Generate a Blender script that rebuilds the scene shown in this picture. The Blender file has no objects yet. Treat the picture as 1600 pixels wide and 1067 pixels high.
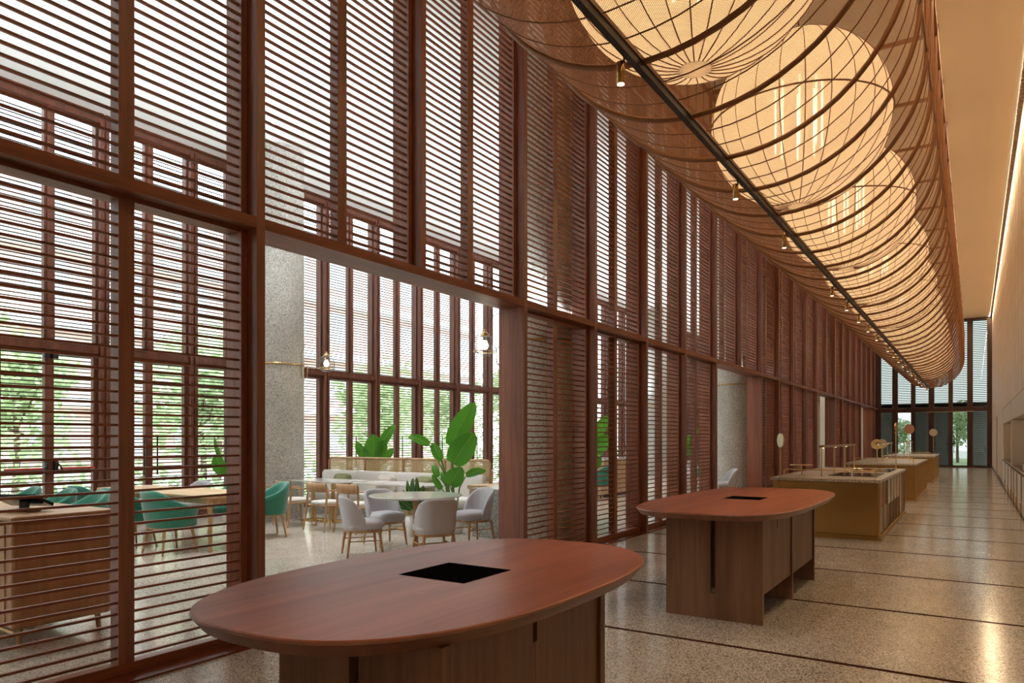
import bpy, math, random
from mathutils import Vector, Matrix
random.seed(7)
PI = math.pi
S = bpy.context.scene
COL = S.collection

# ---------------------------------------------------------------- camera, world, exposure, large lights
YAW = math.atan(722 / 1111)
cam_data = bpy.data.cameras.new('camera')
cam = bpy.data.objects.new('camera', cam_data)
COL.objects.link(cam)
cam.location = (0, 0, 1.5)
cam.rotation_euler = (PI / 2, 0, YAW)
cam_data.sensor_width = 36
cam_data.lens = 36 * 1111 / 1600
cam_data.shift_y = (684.5 - 533.5) / 1600
cam_data.clip_start = 0.05
cam_data.clip_end = 500
S.camera = cam

S.view_settings.view_transform = 'Standard'
S.view_settings.look = 'None'
S.view_settings.gamma = 1
S.view_settings.use_curve_mapping = False
S.view_settings.exposure = 0.0
S.cycles.use_denoising = True
S.cycles.max_bounces = 10
S.cycles.diffuse_bounces = 5
S.cycles.glossy_bounces = 4
S.cycles.transmission_bounces = 6
S.cycles.transparent_max_bounces = 24
S.cycles.sample_clamp_indirect = 6
S.cycles.caustics_reflective = False
S.cycles.caustics_refractive = False

SKY = 8.5
W = bpy.data.worlds.new('world')
S.world = W
W.use_nodes = True
nt = W.node_tree
nt.nodes.clear()
wo = nt.nodes.new('ShaderNodeOutputWorld')
bg = nt.nodes.new('ShaderNodeBackground')
bg.inputs[0].default_value = (0.90, 0.95, 1.0, 1)      # even overcast sky
bg.inputs[1].default_value = SKY
nt.links.new(bg.outputs[0], wo.inputs[0])


def light(name, kind, loc, energy, color, rot=(0, 0, 0), **kw):
    d = bpy.data.lights.new(name, kind)
    d.energy = energy
    d.color = color
    for k, v in kw.items():
        setattr(d, k, v)
    o = bpy.data.objects.new(name, d)
    COL.objects.link(o)
    o.location = loc
    o.rotation_euler = rot
    return o


def portal(name, loc, rot, sx, sy):
    o = light(name, 'AREA', loc, 1.0, (1, 1, 1), rot, shape='RECTANGLE', size=sx, size_y=sy)
    o.data.cycles.is_portal = True
    return o


# portals only guide sampling of the sky through the glazing, they emit nothing themselves
portal('sky_portal', (-12.62, 20.5, 3.45), (0, -PI / 2, 0), 6.8, 46)
portal('sky_portal', (-1.8, 43.85, 3.7), (-PI / 2, 0, 0), 6, 7.4)

# fill uplights added on beam ledge and transom, and the hall's wall cove lamp
light('fill_uplight', 'AREA', (-4.79, 20.0, 3.165), 1350, (.95, .98, 1.0), (0, math.radians(132), 0), shape='RECTANGLE', size=.05, size_y=46, spread=math.radians(84))
light('fill_uplight', 'AREA', (-12.10, 20.0, 3.04), 480, (.93, .97, 1.0), (0, math.radians(-138), 0), shape='RECTANGLE', size=.05, size_y=46, spread=math.radians(84))
light('cove_lamp', 'AREA', (.625, 20.0, 7.66), 680, (1, .72, .42), (0, math.radians(-8), 0), shape='RECTANGLE', size=.03, size_y=46)

# ---------------------------------------------------------------- materials
MATS = {}


def mat(name, col=(.8, .8, .8), rough=.5, metal=0.0, spec=.5, **kw):
    m = bpy.data.materials.new(name)
    m.use_nodes = True
    b = m.node_tree.nodes['Principled BSDF']
    b.inputs['Base Color'].default_value = (*col, 1)
    b.inputs['Roughness'].default_value = rough
    b.inputs['Metallic'].default_value = metal
    b.inputs['Specular IOR Level'].default_value = spec
    for k, v in kw.items():
        b.inputs[k].default_value = v
    MATS[name] = m
    return m


def N(m, kind, **kw):
    n = m.node_tree.nodes.new(kind)
    for k, v in kw.items():
        if isinstance(k, str) and hasattr(n, k):
            setattr(n, k, v)
    return n


def L(m, a, b):
    m.node_tree.links.new(a, b)


def coords(m, scale=(1, 1, 1), kind='Object'):
    tc = N(m, 'ShaderNodeTexCoord')
    mp = N(m, 'ShaderNodeMapping')
    mp.inputs['Scale'].default_value = scale
    L(m, tc.outputs[kind], mp.inputs[0])
    return mp.outputs[0]


def ramp(m, fac, stops, interp='LINEAR'):
    r = N(m, 'ShaderNodeValToRGB')
    cr = r.color_ramp
    cr.interpolation = interp
    while len(cr.elements) < len(stops):
        cr.elements.new(0.5)
    for e, (p, c) in zip(cr.elements, stops):
        e.position = p
        e.color = (*c, 1)
    L(m, fac, r.inputs[0])
    return r.outputs[0]


def noise(m, vec, scale, detail=4, rough=.55):
    n = N(m, 'ShaderNodeTexNoise')
    n.inputs['Scale'].default_value = scale
    n.inputs['Detail'].default_value = detail
    n.inputs['Roughness'].default_value = rough
    L(m, vec, n.inputs['Vector'])
    return n.outputs['Fac']


def bump(m, h, strength=.2, dist=.01):
    b = m.node_tree.nodes['Principled BSDF']
    n = N(m, 'ShaderNodeBump')
    n.inputs['Strength'].default_value = strength
    n.inputs['Distance'].default_value = dist
    L(m, h, n.inputs['Height'])
    L(m, n.outputs[0], b.inputs['Normal'])


def wood(name, dark, lite, axis='Z', rough=.42, spec=.4, fine=26.0, kind='Object', coat=0.0):
    m = mat(name, lite, rough, spec=spec)
    b = m.node_tree.nodes['Principled BSDF']
    sc = {'X': (.05, 1, 1), 'Y': (1, .05, 1), 'Z': (1, 1, .05)}[axis]
    v = coords(m, sc, kind)
    n1 = noise(m, v, fine, 5, .6)
    n2 = noise(m, v, fine * .22, 3, .5)
    mx = N(m, 'ShaderNodeMath', operation='ADD')
    L(m, n1, mx.inputs[0])
    L(m, n2, mx.inputs[1])
    hf = N(m, 'ShaderNodeMath', operation='MULTIPLY')
    hf.inputs[1].default_value = .5
    L(m, mx.outputs[0], hf.inputs[0])
    c = ramp(m, hf.outputs[0], [(.36, dark), (.62, lite)])
    L(m, c, b.inputs['Base Color'])
    if coat:
        b.inputs['Coat Weight'].default_value = coat
        b.inputs['Coat Roughness'].default_value = .2
    return m


def terrazzo(name, stops, scale=70.0, rough=.12, spec=.5):
    m = mat(name, (.4, .36, .3), rough, spec=spec)
    b = m.node_tree.nodes['Principled BSDF']
    v = coords(m, (1, 1, 1))
    vo = N(m, 'ShaderNodeTexVoronoi')
    vo.inputs['Scale'].default_value = scale
    L(m, v, vo.inputs['Vector'])
    sep = N(m, 'ShaderNodeSeparateColor')
    L(m, vo.outputs['Color'], sep.inputs[0])
    c = ramp(m, sep.outputs[0], stops, 'CONSTANT')
    big = noise(m, v, 2.2, 3)
    tint = ramp(m, big, [(.3, (.88, .87, .86)), (.7, (1.06, 1.05, 1.03))])
    mx = N(m, 'ShaderNodeMix', data_type='RGBA', blend_type='MULTIPLY')
    mx.inputs[0].default_value = 1
    L(m, c, mx.inputs[6])
    L(m, tint, mx.inputs[7])
    L(m, mx.outputs[2], b.inputs['Base Color'])
    return m


RED_D, RED_L = (.138, .040, .018), (.300, .096, .043)
wood('screen_wood_z', RED_D, RED_L, 'Z', .36, .7)
wood('screen_wood_y', RED_D, RED_L, 'Y', .45)
wood('sill_wood', (.10, .020, .008), (.20, .045, .018), 'Y', .22, .6)
wood('table_top_wood', (.19, .047, .019), (.36, .108, .047), 'Y', .42, .28, 14)
wood('table_edge_wood', (.15, .058, .032), (.26, .110, .064), 'Y', .38, .45, 16)
wood('walnut_wood', (.15, .075, .043), (.27, .14, .083), 'Z', .42, .4, 22)
wood('oak_wood', (.36, .20, .095), (.56, .34, .17), 'Z', .45, .35, 24)
wood('pale_oak_wood', (.50, .33, .17), (.70, .50, .29), 'X', .45, .35, 16)
wood('cabinet_wood', (.32, .15, .07), (.45, .23, .115), 'Z', .35, .5, 22)
wood('facade_wood', (.095, .030, .017), (.185, .064, .038), 'Z', .45)
wood('end_wood', (.035, .012, .008), (.070, .026, .018), 'Z', .4)
terrazzo('hall_terrazzo', [(0, (.09, .08, .07)), (.12, (.25, .22, .185)), (.28, (.45, .405, .355)), (.66, (.58, .53, .47)), (.90, (.70, .655, .60))], 140, .16, .4)
terrazzo('dining_terrazzo', [(0, (.22, .19, .16)), (.07, (.45, .39, .32)), (.25, (.60, .54, .46)), (.70, (.70, .65, .57)), (.92, (.80, .76, .69))], 110, .15)
terrazzo('counter_terrazzo', [(0, (.10, .09, .08)), (.12, (.30, .25, .2)), (.35, (.50, .42, .33)), (.75, (.62, .55, .45))], 120, .28)
terrazzo('grey_terrazzo', [(0, (.14, .14, .13)), (.15, (.28, .28, .26)), (.45, (.44, .44, .41)), (.85, (.58, .58, .54))], 90, .45)
terrazzo('column_terrazzo', [(0, (.30, .30, .28)), (.12, (.48, .48, .45)), (.40, (.62, .62, .585)), (.85, (.72, .72, .68))], 75, .6, .2)
mat('strip_brown', (.050, .018, .011), .8, spec=0.0)
mat('louvre_brown', (.030, .016, .012), .5, spec=.2)
mat('white_ceiling', (.90, .90, .89), .8, spec=.1)
mat('hall_ceiling', (.76, .64, .49), .75, spec=.1)
mat('white_fabric', (.80, .78, .74), .9, spec=.1)
mat('grey_fabric', (.52, .51, .54), .9, spec=.15)
mat('green_fabric', (.030, .185, .125), .85, spec=.2, **{'Sheen Weight': .5})
mat('olive_fabric', (.20, .20, .105), .9, spec=.1)
mat('taupe_fabric', (.52, .47, .40), .9, spec=.1)
mat('marble_white', (.80, .79, .77), .08)
mat('brass', (.62, .40, .17), .28, 1.0)
mat('brass_sheet', (.54, .34, .13), .27, 1.0)
mat('bronze_wire', (.26, .115, .048), .38, .35)
mat('dark_bronze', (.075, .040, .022), .35, .6)
mat('black_metal', (.012, .011, .011), .4)
mat('black_glass', (.006, .006, .007), .06)
mat('chrome', (.7, .7, .7), .12, 1.0)
mat('red_plastic', (.55, .05, .03), .4)
mat('white_paint', (.76, .75, .72), .35)
mat('panel_taupe', (.34, .28, .22), .4)
mat('cream_panel', (.62, .53, .41), .4)
mat('soil', (.05, .035, .025), .95)
mat('ceramic_white', (.72, .70, .66), .35)
mat('asphalt', (.66, .66, .63), .9)
mat('lawn', (.30, .38, .22), .95)
mat('far_wall_red', (.60, .43, .38), .8)
mat('far_wall_white', (.75, .74, .72), .8)
mat('far_wall_grey', (.52, .55, .58), .5)
mat('bark', (.16, .11, .075), .9)
mat('mirror_disc', (.80, .70, .54), .35, 1.0)
mat('copper', (.50, .26, .14), .25, 1.0)


def stone_wall():
    m = mat('wall_stone', (.70, .58, .46), .45, spec=.3)
    b = m.node_tree.nodes['Principled BSDF']
    v = coords(m, (1, 1, 1))
    n = noise(m, v, 1.8, 6, .6)
    c = ramp(m, n, [(.3, (.64, .51, .39)), (.7, (.76, .64, .51))])
    L(m, c, b.inputs['Base Color'])


stone_wall()


def leaf_mat(name, col, back):
    m = mat(name, col, .35, spec=.5)
    nt_ = m.node_tree
    b = nt_.nodes['Principled BSDF']
    out = nt_.nodes['Material Output']
    t = N(m, 'ShaderNodeBsdfTranslucent')
    t.inputs[0].default_value = (*back, 1)
    mx = N(m, 'ShaderNodeMixShader')
    mx.inputs[0].default_value = .28
    L(m, b.outputs[0], mx.inputs[1])
    L(m, t.outputs[0], mx.inputs[2])
    L(m, mx.outputs[0], out.inputs[0])


leaf_mat('leaf_green', (.050, .200, .018), (.14, .46, .03))
leaf_mat('leaf_dark', (.022, .085, .022), (.05, .20, .03))
leaf_mat('tree_leaf', (.36, .46, .25), (.46, .56, .32))
mat('porch_grey', (.34, .335, .30), .8)
mat('leaf_rib', (.30, .42, .12), .5)
mat('stem_green', (.16, .27, .07), .5)


def glass_mat(name, refl=.07, tint=(1, 1, 1), rough=0.0, edge=None):
    m = bpy.data.materials.new(name)
    m.use_nodes = True
    nn = m.node_tree.nodes
    nn.clear()
    out = nn.new('ShaderNodeOutputMaterial')
    t = nn.new('ShaderNodeBsdfTransparent')
    t.inputs[0].default_value = (*tint, 1)
    g = nn.new('ShaderNodeBsdfGlossy')
    g.inputs['Roughness'].default_value = rough
    lw = nn.new('ShaderNodeLayerWeight')
    lw.inputs[0].default_value = .5
    pw = nn.new('ShaderNodeMath')
    pw.operation = 'POWER'
    pw.inputs[1].default_value = 4.5
    L(m, lw.outputs['Facing'], pw.inputs[0])
    ma = nn.new('ShaderNodeMath')
    ma.operation = 'MULTIPLY_ADD'
    ma.inputs[1].default_value = .6
    ma.inputs[2].default_value = refl * .5
    L(m, pw.outputs[0], ma.inputs[0])
    mx = nn.new('ShaderNodeMixShader')
    L(m, ma.outputs[0], mx.inputs[0])
    if edge:          # thick blown glass looks denser where it is seen edge on
        L(m, ramp(m, lw.outputs['Facing'], [(.45, tint), (.97, edge)]), t.inputs[0])
    L(m, t.outputs[0], mx.inputs[1])
    L(m, g.outputs[0], mx.inputs[2])
    L(m, mx.outputs[0], out.inputs[0])
    MATS[name] = m


glass_mat('window_glass', tint=(.96, .98, .97))
glass_mat('end_glass', .03, tint=(.36, .38, .36))
glass_mat('lamp_glass', .20, tint=(.93, .94, .95), edge=(.42, .45, .47))


def emit_mat(name, col, strength):
    m = mat(name, (.8, .8, .8), .5)
    b = m.node_tree.nodes['Principled BSDF']
    b.inputs['Emission Color'].default_value = (*col, 1)
    b.inputs['Emission Strength'].default_value = strength


emit_mat('led_tube', (1.0, .84, .58), 6)
mat('black_matte', (.003, .003, .003), .6, spec=0.0)
emit_mat('led_cove', (1.0, .64, .28), 2.2)
emit_mat('led_spot', (1.0, .78, .48), 6.0)
emit_mat('bulb', (1.0, .90, .74), 1.6)
emit_mat('led_white', (1.0, .95, .85), 6.0)


def shade_mat():
    m = bpy.data.materials.new('lantern_paper')
    m.use_nodes = True
    nn = m.node_tree.nodes
    nn.clear()
    out = nn.new('ShaderNodeOutputMaterial')
    d = nn.new('ShaderNodeBsdfDiffuse')
    d.inputs[0].default_value = (.78, .66, .50, 1)
    t = nn.new('ShaderNodeBsdfTranslucent')
    t.inputs[0].default_value = (.80, .62, .40, 1)
    tr = nn.new('ShaderNodeBsdfTransparent')
    e = nn.new('ShaderNodeEmission')
    e.inputs[0].default_value = (1.0, .74, .44, 1)
    e.inputs[1].default_value = .26
    m1 = nn.new('ShaderNodeMixShader')
    m1.inputs[0].default_value = .55
    m2 = nn.new('ShaderNodeMixShader')
    m2.inputs[0].default_value = .20
    ad = nn.new('ShaderNodeAddShader')
    L(m, d.outputs[0], m1.inputs[1])
    L(m, t.outputs[0], m1.inputs[2])
    L(m, m1.outputs[0], m2.inputs[1])
    L(m, tr.outputs[0], m2.inputs[2])
    L(m, m2.outputs[0], ad.inputs[0])
    L(m, e.outputs[0], ad.inputs[1])
    L(m, ad.outputs[0], out.inputs[0])
    MATS['lantern_paper'] = m


shade_mat()


def net_mat(name, pitch, w, col, metal=.3, rough=.45, diamond=True):
    """woven wire: the gaps of the weave are open (transparent)"""
    m = bpy.data.materials.new(name)
    m.use_nodes = True
    nn = m.node_tree.nodes
    b = nn['Principled BSDF']
    b.inputs['Base Color'].default_value = (*col, 1)
    b.inputs['Metallic'].default_value = metal
    b.inputs['Roughness'].default_value = rough
    out = nn['Material Output']
    uv = N(m, 'ShaderNodeUVMap')
    sp = N(m, 'ShaderNodeSeparateXYZ')
    L(m, uv.outputs[0], sp.inputs[0])

    def mth(op, a, b_=None):
        n = N(m, 'ShaderNodeMath', operation=op)
        for i, x in enumerate((a, b_)):
            if x is None:
                continue
            if isinstance(x, (int, float)):
                n.inputs[i].default_value = x
            else:
                L(m, x, n.inputs[i])
        return n.outputs[0]
    u, v = sp.outputs[0], sp.outputs[1]
    if diamond:
        v2 = mth('MULTIPLY', v, 1.0)
        a, c = mth('ADD', u, v2), mth('SUBTRACT', u, v2)
    else:
        a, c = u, v
    fa = mth('LESS_THAN', mth('FRACT', mth('DIVIDE', a, pitch)), w)
    fc = mth('LESS_THAN', mth('FRACT', mth('DIVIDE', c, pitch)), w)
    f = mth('MAXIMUM', fa, fc)
    tr = N(m, 'ShaderNodeBsdfTransparent')
    mx = N(m, 'ShaderNodeMixShader')
    L(m, f, mx.inputs[0])
    L(m, tr.outputs[0], mx.inputs[1])
    L(m, b.outputs[0], mx.inputs[2])
    L(m, mx.outputs[0], out.inputs[0])
    MATS[name] = m


net_mat('wire_net', .018, .235, (.34, .16, .075))
net_mat('rattan_weave', .012, .38, (.62, .46, .25), 0, .6, False)


# ---------------------------------------------------------------- mesh helpers
class MB:
    """collects shapes into one mesh"""

    def __init__(self):
        self.v, self.f, self.sm, self.uv = [], [], [], None

    def add(self, vs, fs, smooth=False):
        n = len(self.v)
        self.v += [tuple(p) for p in vs]
        for f in fs:
            self.f.append(tuple(i + n for i in f))
            self.sm.append(smooth)
        return self

    def box(self, x0, x1, y0, y1, z0, z1, M=None):
        vs = [Vector((x, y, z)) for x in (x0, x1) for y in (y0, y1) for z in (z0, z1)]
        if M is not None:
            vs = [M @ p for p in vs]
        return self.add(vs, [(0, 1, 3, 2), (4, 6, 7, 5), (0, 4, 5, 1), (2, 3, 7, 6), (0, 2, 6, 4), (1, 5, 7, 3)])

    def tube(self, path, r, n=8, closed=False, smooth=True, caps=True):
        P = [Vector(p) for p in path]
        m = len(P)
        rr = r if isinstance(r, (list, tuple)) else [r] * m
        T = []
        for i in range(m):
            a = P[(i - 1) % m] if closed or i > 0 else P[0]
            b = P[(i + 1) % m] if closed or i < m - 1 else P[-1]
            T.append((b - a).normalized())
        up = Vector((0, 0, 1))
        if abs(T[0].dot(up)) > .95:
            up = Vector((1, 0, 0))
        nrm = (up - T[0] * up.dot(T[0])).normalized()
        vs, fs = [], []
        for i in range(m):
            nrm = nrm - T[i] * nrm.dot(T[i])
            nrm = nrm.normalized() if nrm.length > 1e-6 else T[i].orthogonal().normalized()
            bn = T[i].cross(nrm)
            for k in range(n):
                a = 2 * PI * k / n
                vs.append(P[i] + (nrm * math.cos(a) + bn * math.sin(a)) * rr[i])
        for i in range(m if closed else m - 1):
            j = (i + 1) % m
            for k in range(n):
                k2 = (k + 1) % n
                fs.append((i * n + k, i * n + k2, j * n + k2, j * n + k))
        self.add(vs, fs, smooth)
        if caps and not closed:
            self.add(vs[:n], [tuple(range(n - 1, -1, -1))])
            self.add(vs[-n:], [tuple(range(n))])
        return self

    def lathe(self, prof, n=24, c=(0, 0), smooth=True, caps=True):
        vs, fs = [], []
        m = len(prof)
        for k in range(n):
            a = 2 * PI * k / n
            for r, z in prof:
                vs.append((c[0] + r * math.cos(a), c[1] + r * math.sin(a), z))
        for k in range(n):
            k2 = (k + 1) % n
            for i in range(m - 1):
                fs.append((k * m + i, k2 * m + i, k2 * m + i + 1, k * m + i + 1))
        self.add(vs, fs, smooth)
        if caps:
            if prof[0][0] > 1e-5:
                self.add([vs[k * m] for k in range(n)], [tuple(range(n - 1, -1, -1))])
            if prof[-1][0] > 1e-5:
                self.add([vs[k * m + m - 1] for k in range(n)], [tuple(range(n))])
        return self

    def loft(self, rings, smooth=False, caps=True):
        """rings: list of closed outlines with equal counts, bottom to top (counter-clockwise)"""
        n = len(rings[0])
        vs = [p for r in rings for p in r]
        fs = []
        for i in range(len(rings) - 1):
            for k in range(n):
                k2 = (k + 1) % n
                fs.append((i * n + k, i * n + k2, (i + 1) * n + k2, (i + 1) * n + k))
        self.add(vs, fs, smooth)
        if caps:
            self.add(rings[0], [tuple(range(n - 1, -1, -1))])
            self.add(rings[-1], [tuple(range(n))])
        return self

    def grid(self, rows, smooth=True, closed=False):
        m, n = len(rows), len(rows[0])
        vs = [p for r in rows for p in r]
        fs = []
        for i in range(m - 1):
            for k in range(n if closed else n - 1):
                k2 = (k + 1) % n
                fs.append((i * n + k, i * n + k2, (i + 1) * n + k2, (i + 1) * n + k))
        return self.add(vs, fs, smooth)

    def mesh(self, name, material):
        me = bpy.data.meshes.new(name)
        me.from_pydata(self.v, [], self.f)
        me.polygons.foreach_set('use_smooth', self.sm)
        if material:
            me.materials.append(MATS[material])
        me.update()
        return me

    def build(self, name, material, parent=None, loc=(0, 0, 0), rotz=0, bevel=0, seg=2):
        return obj(name, self.mesh(name, material), parent, loc, rotz, bevel, seg)


def obj(name, me, parent=None, loc=(0, 0, 0), rotz=0, bevel=0, seg=2):
    o = bpy.data.objects.new(name, me)
    COL.objects.link(o)
    o.location = loc
    o.rotation_euler = (0, 0, rotz)
    if parent is not None:
        o.parent = parent
    if bevel:
        b = o.modifiers.new('bevel', 'BEVEL')
        b.width = bevel
        b.segments = seg
        b.limit_method = 'ANGLE'
        b.angle_limit = math.radians(40)
    return o


def tag(o, label=None, cat=None, group=None, kind=None):
    if label:
        o['label'] = label
    if cat:
        o['category'] = cat
    if group:
        o['group'] = group
    if kind:
        o['kind'] = kind
    return o


def thing(name, loc, label, cat, rotz=0, group=None, kind=None):
    o = bpy.data.objects.new(name, None)
    o.empty_display_size = .1
    COL.objects.link(o)
    o.location = loc
    o.rotation_euler = (0, 0, rotz)
    return tag(o, label, cat, group, kind)


def structure(name, label, loc=(0, 0, 0)):
    return thing(name, loc, label, None, kind='structure')


KIDS = {}


def dup(root, loc, rotz, label, group=None):
    if not KIDS:
        for o in bpy.data.objects:
            if o.parent:
                KIDS.setdefault(o.parent, []).append(o)
    r = root.copy()
    COL.objects.link(r)
    r.location = loc
    r.rotation_euler = (0, 0, rotz)
    r['label'] = label
    if group:
        r['group'] = group
    for ch in KIDS.get(root, []):
        c_ = ch.copy()
        COL.objects.link(c_)
        c_.parent = r
        for g in KIDS.get(ch, []):
            d = g.copy()
            COL.objects.link(d)
            d.parent = c_
    return r


def sup(a, b, n=40, e=2.0, cx=0, cy=0, z=0):
    """superellipse outline, counter-clockwise"""
    out = []
    for k in range(n):
        t = 2 * PI * k / n
        c_, s_ = math.cos(t), math.sin(t)
        out.append((cx + a * math.copysign(abs(c_) ** (2 / e), c_), cy + b * math.copysign(abs(s_) ** (2 / e), s_), z))
    return out


def cushion(a, b, z0, z1, e=3.2, r=.03, n=36, cx=0, cy=0, crown=.012):
    rings = []
    for s_, z in ((1 - r * 1.0 / min(a, b), z0), (1, z0 + r), (1, z1 - r), (1 - r * .45 / min(a, b), z1 - r * .25), (1 - r * 1.4 / min(a, b), z1), (.55, z1 + crown * .8), (.1, z1 + crown)):
        rings.append(sup(a * s_, b * s_, n, e, cx, cy, z))
    return MB().loft(rings, True)


ORD = ['first', 'second', 'third', 'fourth', 'fifth', 'sixth', 'seventh', 'eighth', 'ninth', 'tenth', 'eleventh', 'twelfth', 'thirteenth',
       'fourteenth', 'fifteenth', 'sixteenth', 'seventeenth', 'eighteenth', 'nineteenth', 'twentieth', 'twenty-first', 'twenty-second', 'twenty-third', 'twenty-fourth', 'twenty-fifth', 'twenty-sixth', 'twenty-seventh', 'twenty-eighth', 'twenty-ninth', 'thirtieth']

# ---------------------------------------------------------------- setting: sizes
XS = -4.38           # front plane of the slatted screen wall
WR = .76             # right wall
XF = -12.3           # window wall of the dining side
YE = 43.4            # end wall
HC, DC = 7.65, 6.9   # ceilings
Y0 = -3.5
PITCH = 1.835
P0 = 3.365


def post_y(k):
    return P0 + PITCH * k


OPEN = {0, 1, 6, 7, 12, 13, 18, 19}        # bays with a doorway under the beam

# floor ------------------------------------------------------------
fl = structure('floor', 'polished speckled terrazzo floor of the hall divided by thin brown strips')
ys = [5.158 + 1.8135 * k for k in range(-4, 22)]
edges = [Y0] + ys + [YE]
for i in range(len(edges) - 1):
    a = edges[i] + (.022 if i else 0)
    b = edges[i + 1] - (.022 if i < len(edges) - 2 else 0)
    MB().box(-4.32, 1.40 if 12 < a < 28 else WR + .25, a, b, -.15, 0).build('terrazzo_slab', 'hall_terrazzo', fl)
strip_me = MB().box(-4.32, WR + .02, -.022, .022, -.15, .0015).mesh('dividing_strip', 'strip_brown')
for y in ys:
    obj('dividing_strip', strip_me, fl, (0, y, 0))
MB().box(XF - .2, -4.74, Y0, YE, -.15, 0).build('dining_floor_slab', 'dining_terrazzo', fl)

# ceilings ---------------------------------------------------------
ce = structure('ceiling', 'warm plain ceiling of the tall hall')
MB().box(-4.80, .60, Y0, YE, HC, HC + .15).build('ceiling_panel', 'hall_ceiling', ce)
MB().box(.60, WR + .02, Y0, YE, HC + .20, HC + .35).build('cove_top', 'hall_ceiling', ce)
MB().box(.60, .65, Y0, YE, HC + .03, HC + .06).build('cove_lamp_channel', 'white_paint', ce)
g = MB()
for i in range(520):
    y = 2 + i * .08
    g.box(.67, .755, y, y + .045, HC - .03, HC + .0)
tag(g.build('cove_grille', 'dark_bronze', ce), kind='stuff')
tr = structure('trim_1', 'slim dark channel added behind the screen beam to house a fill uplight')
MB().box(-4.82, XS - .354, Y0, YE, 3.10, 3.155).build('fill_uplight_channel', 'screen_wood_y', tr)  # channel added to carry the fill uplight
ce2 = structure('ceiling', 'white ceiling over the dining room beside the windows')
MB().box(XF - .2, -4.74, Y0, YE, DC, DC + .8).build('ceiling_panel', 'white_ceiling', ce2)

# left wall: posts, beam, sill ------------------------------------------
wl = structure('wall_left', 'reddish timber post and beam wall between hall and dining room')
pm = MB().box(XS - .355, XS, -.037, .037, 0, HC).mesh('post', 'screen_wood_z')
for k in range(-3, 23):
    if k % 6 == 1 and 1 <= k < 20:          # middle post stops at the beam over a doorway
        MB().box(XS - .355, XS, -.037, .037, 3.115, HC).build('post', 'screen_wood_z', wl, (0, post_y(k), 0))
    elif k % 6 == 1 and k < 0:
        obj('post', pm, wl, (0, post_y(k), 0))
    else:
        obj('post', pm, wl, (0, post_y(k), 0))
MB().box(XS - .352, XS - .003, Y0, YE, 3.035, 3.115).build('beam', 'screen_wood_y', wl)
MB().box(XS - .357, XS + .06, Y0, YE, -.02, .014).build('sill', 'sill_wood', wl)
MB().box(XS - .35, XS - .003, Y0, YE, HC - .16, HC).build('top_beam', 'screen_wood_y', wl)

# slatted screens ----------------------------------------------------
BW = PITCH - .074           # clear width of a bay
SX = -.145                  # slat plane behind the post fronts
SP = .07
half = BW / 2
slat_len = half - .05 - .05
slat_me = MB().box(-.011, .011, -slat_len / 2, slat_len / 2, -.0075, .0075).mesh('slat', 'screen_wood_y')
slat_cy = (-half + .05 + slat_len / 2, half - .05 - slat_len / 2)


def zlist(upper):
    if upper:
        return [3.208 + SP * i for i in range(62)]
    return [.043 + SP * i for i in range(1, 42)]


FR = {}
STUFF = {}


def screen(k, upper, fine):
    yc = post_y(k) + PITCH / 2
    nth = k // 6 + 1
    if k < 0:
        where = ('just left of the first doorway' if k == -1 else 'two bays before the first doorway')
    elif k in OPEN:
        where = '%s the %s doorway' % ('over the near half of' if k % 6 == 0 else 'over the far half of', ORD[nth - 1])
    else:
        where = '%s bay beyond the %s doorway' % (ORD[k % 6 - 2], ORD[nth - 1])
    lab = 'tall upper reddish slat screen above the beam, ' if upper else 'lower reddish slat screen under the beam, '
    t = thing('slatted_screen', (XS + SX, yc, 0), lab + where, 'screen', group='slatted timber screens of the hall')
    z0, z1 = (3.115, HC - .16) if upper else (.014, 3.035)
    if upper not in FR:
        FR[upper] = [MB().box(-.055, .035, -half, -half + .05, z0, z1).mesh('stile', 'screen_wood_z'),
                     MB().box(-.055, .035, half - .05, half, z0, z1).mesh('stile', 'screen_wood_z'),
                     MB().box(-.075, .022, -.05, .05, z0, z1).mesh('mullion', 'screen_wood_z'),
                     MB().box(-.050, .030, -half + .05, half - .05, z0, z0 + (.035 if upper else .062)).mesh('bottom_rail', 'screen_wood_y'),
                     MB().box(-.050, .030, -half + .05, half - .05, z1 - .03, z1).mesh('top_rail', 'screen_wood_y')]
    for n_, me in zip(('stile', 'stile', 'mullion', 'bottom_rail', 'top_rail'), FR[upper]):
        obj(n_, me, t)
    zs = zlist(upper)
    if fine:
        zv = 1.5 + .62 * (3.9 * .545 + post_y(k + 1) * .8385) + .25
        near = [z for z in zs if z < zv]
    else:
        near = []
    for z in near:
        for cy in slat_cy:
            obj('slat', slat_me, t, (0, cy, z))
    rest = zs[len(near):]
    if rest:
        key = (upper, len(near))
        if key not in STUFF:
            b = MB()
            for z in rest:
                for cy in slat_cy:
                    b.box(-.011, .011, cy - slat_len / 2, cy + slat_len / 2, z - .0075, z + .0075)
            STUFF[key] = b.mesh('slat_rows', 'screen_wood_y')
        tag(obj('slat_rows', STUFF[key], t), kind='stuff')


for k in range(-2, 22):
    screen(k, True, -1 <= k <= 4)
    if k not in OPEN:
        screen(k, False, -1 <= k <= 4)

# bulkhead over the dining ceiling line stays behind the screen (closed by the ceiling panel itself)

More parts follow.
